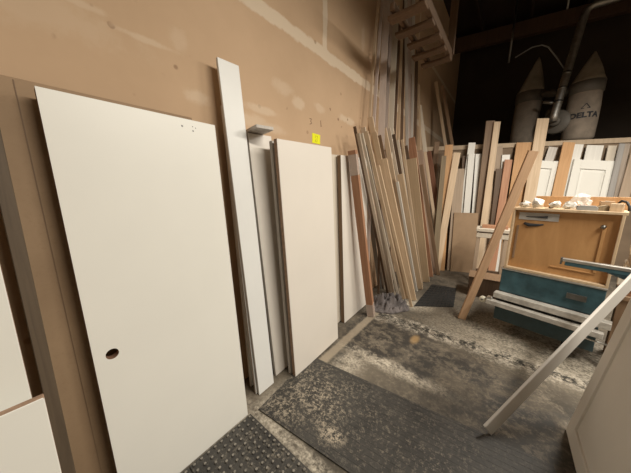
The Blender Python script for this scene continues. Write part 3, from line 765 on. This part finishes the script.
hs = MB().tube([(0, .1, .012), (.0, .08, .06), (.015, .04, .088), (.045, .0, .078), (.062, -.03, .045), (.066, -.045, .010)], .009, 10).build('black_hose', BLACK); clutter(hs, .165, .10, .0, 'curved black hose end arching over pale block on cabinet', 'hose', .0)
def crumple(name, mat, sx, sy, sz, seed):
    m = MB(); r = bmesh.ops.create_icosphere(m.bm, subdivisions=2, radius=1.0)
    for v in m.bm.verts:
        p = v.co.copy(); f = .8 + .6 * noise.noise(p * 1.7 + Vector((seed, seed * 2, 0))) + .5 * noise.noise(p * 4 + Vector((0, seed, 3)))
        v.co = Vector((p.x * f * sx, p.y * f * sy, max(-1, p.z) * f * sz))
    lo = min(v.co.z for v in m.bm.verts)
    for v in m.bm.verts: v.co.z -= lo
    return m.build(name, mat)
clutter(crumple('plastic_bag', CLEAR, .08, .05, .085, 3.1), -.06, .20, .2, 'clear crumpled plastic bag on plywood cabinet', 'bag')
for i, (x, y, sx, sz, lab) in enumerate(((-.44, .06, .05, .034, 'crumpled white scrap at the cabinet left front corner'), (-.335, .06, .06, .045, 'second crumpled white scrap from the left on the cabinet'),
        (-.21, .07, .065, .04, 'third crumpled white scrap from the left on the cabinet'), (-.11, .08, .055, .04, 'crumpled white scrap touching the grey sanding block'))):
    clutter(crumple('paper_scrap', PAPER, sx, .045, sz, 5.3 + i * 2.7), x, y, i, lab, 'scrap', 0, 'white scraps on the cabinet')
kb = MB().lathe([(.012, 0), (.014, .008), (.006, .018), (.006, .03), (.016, .038), (.014, .05), (.004, .054)], 16).build('small_knob', INK); clutter(kb, -.255, .16, 0, 'small dark turned knob standing among the white scraps on cabinet', 'peg')  # small dark knob standing loose in the clutter
wb = MB().box((0, 0, .02), (.16, .05, .04), bev=.002).build('wood_offcut', W['tan']); clutter(wb, -.40, .22, .12, 'tan wood offcut behind the scraps at cabinet left', 'board')

# fence bar reaching in from the right, on its pedestal stand
FB = T(.44, 2.975, 1.0) @ RZ(math.atan2(-.12, .5))
fb = empty('saw_fence', 'long metal bar with teal underside reaching in front of plywood cabinet', 'saw fence', FB)
MB().box((.55, 0, .012), (1.1, .045, .028), bev=.003).build('bar', ALU, fb)
MB().box((.56, 0, -.018), (1.08, .038, .034), bev=.003).build('under_bar', TEAL, fb)
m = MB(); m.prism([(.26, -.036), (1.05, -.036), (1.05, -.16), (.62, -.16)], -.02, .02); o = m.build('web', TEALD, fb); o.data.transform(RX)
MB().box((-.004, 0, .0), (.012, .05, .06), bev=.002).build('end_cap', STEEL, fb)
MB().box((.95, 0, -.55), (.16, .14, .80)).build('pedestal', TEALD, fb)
MB().box((.95, 0, -.975), (.40, .40, .049), bev=.004).build('pedestal_foot', STEEL, fb)

# ------------------------------------------------------------------ leaning sticks in the middle and right
sb = board('lumber_stud', (-.285, 3.33, 0), (.13, 3.19, 1.98), 20, .082, .030, W['stick'], 'long light wood stud leaning against left side of plywood cabinet', 'board')
board('lumber_stud', (-.285, 3.40, 0), (.055, 3.31, 1.70), 20, .05, .03, W['brown'], 'darker wood stud just behind the long light stud at cabinet side', 'board')
strip = slab('long_strip', (.075, 1.735, 0), (.835, 2.805, 1.01), 54.6, .112, .018, [STRIP, STRIP], 'long pale grey strip leaning diagonally across the machine front', 'board')

# shaker door leaning at the right edge
SB, ST = Vector((.515, 1.75, 0)), Vector((.765, 1.78, 2.03))
M, L = frame_from(SB, ST, 90); w, t = .76, .035
sd = empty('shaker_door', 'grey-white shaker door leaning at right edge of the picture', 'door', grounded(M, w, t))
s_ = .105
MB().box((0, 0, L/2), (w - .02, .012, L - .02)).build('recessed_panel', SHAK, sd)
for s in (-1, 1): MB().box((s * (w/2 - s_/2), 0, L/2), (s_, t, L), bev=.002).build('stile', SHAK, sd)
for z in (s_/2, 1.0, L - s_/2): MB().box((0, 0, z), (w - 2*s_, t, s_), bev=.002).build('door_rail', SHAK, sd)

# stand at the rear between lumber and machine
st = empty('work_stand', 'wooden stand with cream top rails behind the long light stud', 'stand', T(-.14, 4.80, 0) @ RZ(.05))
MB().box((0, 0, .985), (.44, .36, .05), bev=.004).build('top_board', W['cream'], st)
MB().box((0, 0, .90), (.42, .34, .075), bev=.004).build('apron', W['cream'], st)
MB().box((0, -.005, .952), (.40, .33, .02)).build('shadow_gap', W['walnut'], st)  # dark strip standing in for the shade between top and apron
for x in (-.18, .18):
    for y in (-.14, .14): MB().box((x, y, .4305), (.05, .045, .86), bev=.003).build('leg', W['beige'], st)
MB().box((0, -.14, .30), (.31, .03, .06), bev=.003).build('stretcher', W['walnut'], st)
o = MB().box((0, 0, .0225), (.34, .16, .045), bev=.003).build('lumber_offcut', W['redwood'], None, T(-.12, 4.80, 1.0105) @ RZ(.05)); tag(o, 'red-brown offcut lying flat on the cream-topped stand', 'board')
o = MB().box((0, 0, .15), (.42, .34, .30), bev=.006).build('wooden_crate', W['walnut'], None, T(-.13, 4.40, .0005) @ RZ(.05)); tag(o, 'low dark brown crate on floor behind the long light stud', 'crate')
MB().box((0, 0, .305), (.44, .36, .012), bev=.002).build('crate_lid', W['brown'], o)

# boards stacked right of the cabinet, on a low cart
cart = empty('lumber_cart', 'low cart carrying the white boards right of plywood cabinet', 'cart', MM @ T(.70, .26, 0))
MB().box((0, 0, .72), (.86, .5, .04), bev=.004).build('cart_top', W['brown'], cart)
for x in (-.38, .38):
    for y in (-.2, .2): MB().box((x, y, .35), (.06, .06, .6985), bev=.003).build('leg', W['brown'], cart)
zc = .741
for i, (h_, mt, dx, lab) in enumerate(((.05, 'redwood', .0, 'lowest reddish board of the flat stack right of cabinet'), (.035, 'white', .03, 'white board second from bottom of the flat stack right of cabinet'),
        (.06, 'cream', -.02, 'thick cream board third from bottom of flat stack right of cabinet'), (.03, 'white', .04, 'thin white board fourth from bottom of flat stack right of cabinet'),
        (.07, 'cream', .0, 'thick cream board third from top of flat stack right of cabinet'), (.10, 'beige', .02, 'beige board second from top of flat stack right of cabinet'), (.12, 'cream', .01, 'deep cream board topmost of flat stack right of cabinet'))):
    o = MB().box((0, 0, h_/2), (.80, .30 + .02 * (i % 3), h_), bev=.003).build('lumber_board', W[mt], None, MM @ T(.68 + dx, .20, zc + .0004) @ RZ(.03 * (i % 2)))
    tag(o, lab, 'board', 'boards stacked flat right of the cabinet'); zc += h_ + .0008

# ------------------------------------------------------------------ mats and rag
# gridded mat
GM = T(-1.27, .895, 0) @ RZ(.10)
gm = MB(); wd, dp, th = 1.75, .70, .010
gm.box((wd/2, dp/2, th/2), (wd, dp, th), bev=.002)
nx, ny = 44, 17
for i in range(nx):
    gm.box((.02 + (wd - .04) * i / (nx - 1), dp/2, th + .0004), (.005, dp - .02, .0016))
for j in range(ny):
    gm.box((wd/2, .02 + (dp - .04) * j / (ny - 1), th + .0004), (wd - .02, .005, .0014))
o = gm.build('floor_mat', MATG, None, GM @ T(0, 0, .0005)); tag(o, 'large dusty black gridded rubber mat in front of the off-white slab door', 'mat')
# studded mats
def stud_mat(x0, x1, y0, y1, label):
    m = MB(); th = .012
    m.box(((x1-x0)/2, (y1-y0)/2, th/2), (x1-x0, y1-y0, th), bev=.003)
    nx = int((x1-x0) / .043); ny = int((y1-y0) / .043)
    for i in range(nx):
        for j in range(ny):
            cx, cy = (i + .5) * (x1-x0) / nx, (j + .5) * (y1-y0) / ny
            n = 8; r0, r1 = .013, .008
            a = [m.bm.verts.new((cx + r0 * math.cos(2*PI*q/n), cy + r0 * math.sin(2*PI*q/n), th - .0005)) for q in range(n)]
            b = [m.bm.verts.new((cx + r1 * math.cos(2*PI*q/n), cy + r1 * math.sin(2*PI*q/n), th + .008)) for q in range(n)]
            for q in range(n): m.bm.faces.new((a[q], a[(q+1) % n], b[(q+1) % n], b[q]))
            m.bm.faces.new(b).material_index = 1
            m.bm.faces.new(a[::-1])
    o = m.build('studded_mat', [MATS, STUD], None, T(x0, y0, .0005)); tag(o, label, 'mat', 'studded rubber mats')
stud_mat(-1.285, -.28, .40, .835, 'studded black rubber mat tile nearest the gridded mat')
stud_mat(-1.285, -.28, -.05, .396, 'studded black rubber mat tile under big white door, at bottom edge')
# mat in the corner
def poly_mat(pts, label, name):
    m = MB(); m.prism(pts, .0005, .010)
    for k in range(1, 9):
        u = k / 9
        p = Vector((*pts[0], 0)).lerp(Vector((*pts[1], 0)), u); q = Vector((*pts[3], 0)).lerp(Vector((*pts[2], 0)), u)
        m.tube([p + Vector((0, 0, .011)), q + Vector((0, 0, .011))], .004, 6)
        p = Vector((*pts[0], 0)).lerp(Vector((*pts[3], 0)), u); q = Vector((*pts[1], 0)).lerp(Vector((*pts[2], 0)), u)
        m.tube([p + Vector((0, 0, .011)), q + Vector((0, 0, .011))], .004, 6)
    o = m.build(name, BLACK); return tag(o, label, 'mat')
poly_mat([(-.86, 3.30), (-.42, 3.62), (-.50, 4.38), (-.86, 4.30)], 'small black ribbed rubber mat on floor at foot of left wall stack', 'ribbed_mat')
# rag
m = MB(); NX, NY = 46, 40; grid = []
for i in range(NX + 1):
    rowv = []
    for j in range(NY + 1):
        u, v = i / NX * 2 - 1, j / NY * 2 - 1
        r = math.hypot(u, v); a = math.atan2(v, u)
        edge = 1 - .22 * noise.noise(Vector((math.cos(a) * 1.6, math.sin(a) * 1.6, 4.0)))
        k_ = max(abs(u), abs(v)); sc = k_ / r if r > 1e-6 else 1
        x, y = u * sc * edge * .24, v * sc * edge * .27
        rr = k_
        hgt = (.07 * (1 - rr ** 2.2)) * (1 + .5 * noise.noise(Vector((u * 2, v * 2, 1.3))))
        fold = abs(noise.noise(Vector((x * 16 + y * 9, y * 10 - x * 6, 2.1)))) + .4 * abs(noise.noise(Vector((x * 30, y * 26, 5.1))))
        z = .006 + max(0, hgt + (.22 * fold - .02) * (1 - rr ** 4))
        rowv.append(m.bm.verts.new((x, y, z)))
    grid.append(rowv)
for i in range(NX):
    for j in range(NY):
        f = m.bm.faces.new((grid[i][j], grid[i+1][j], grid[i+1][j+1], grid[i][j+1])); f.smooth = True
bb = [grid[i][0] for i in range(NX)] + [grid[NX][j] for j in range(NY)] + [grid[i][NY] for i in range(NX, 0, -1)] + [grid[0][j] for j in range(NY, 0, -1)]
low = [m.bm.verts.new((v.co.x * .98, v.co.y * .98, .0008)) for v in bb]
for i in range(len(bb)): m.bm.faces.new((bb[i], bb[(i+1) % len(bb)], low[(i+1) % len(bb)], low[i]))
m.bm.faces.new(low)
o = m.build('work_rag', RAG, None, T(-1.14, 3.09, 0) @ RZ(-.5)); tag(o, 'crumpled grey work rag on floor right of the red-brown post', 'rag')

# ------------------------------------------------------------------ lights
def area(name, loc, rot, sx, sy, power, colr=(1, .88, .72), spread=PI):
    d = bpy.data.lights.new(name, 'AREA'); d.shape = 'RECTANGLE'; d.size = sx; d.size_y = sy; d.energy = power; d.color = colr; d.spread = spread
    o = bpy.data.objects.new(name, d); col.objects.link(o); o.location = loc; o.rotation_euler = rot
    return o
area('tube_light', (1.9, 1.6, 3.95), (math.radians(-9), 0, 0), .4, 2.4, 248, (1, .935, .815))
area('tube_light', (1.45, 3.9, 3.6), (0, 0, 0), .3, 1.2, 125, (1, .93, .82))
area('tube_light', (3.4, 5.2, 3.3), (0, 0, 0), .3, 1.2, 50, (1, .93, .82))
w = bpy.data.worlds.new('World'); scn.world = w; w.use_nodes = True
w.node_tree.nodes['Background'].inputs[0].default_value = (1, .85, .7, 1); w.node_tree.nodes['Background'].inputs[1].default_value = .0

# ------------------------------------------------------------------ camera
cam = bpy.data.cameras.new('Camera'); co = bpy.data.objects.new('Camera', cam); col.objects.link(co)
cam.sensor_width = 36.0; cam.lens = 237.0 / 631.0 * 36.0; cam.clip_start = .02
p, y = math.radians(11.10057), math.radians(38.84522)
fw = Vector((-math.sin(y) * math.cos(p), math.cos(y) * math.cos(p), -math.sin(p)))
rt = Vector((math.cos(y), math.sin(y), 0)); up = rt.cross(fw)
Mc = Matrix((rt, up, -fw)).transposed().to_4x4(); Mc.translation = (0, 0, 1.62); co.matrix_world = Mc
scn.camera = co
scn.view_settings.view_transform = 'Standard'; scn.view_settings.look = 'None'
scn.view_settings.gamma = 1.0; scn.view_settings.use_curve_mapping = False
scn.view_settings.exposure = 0.0
scn.cycles.max_bounces = 6
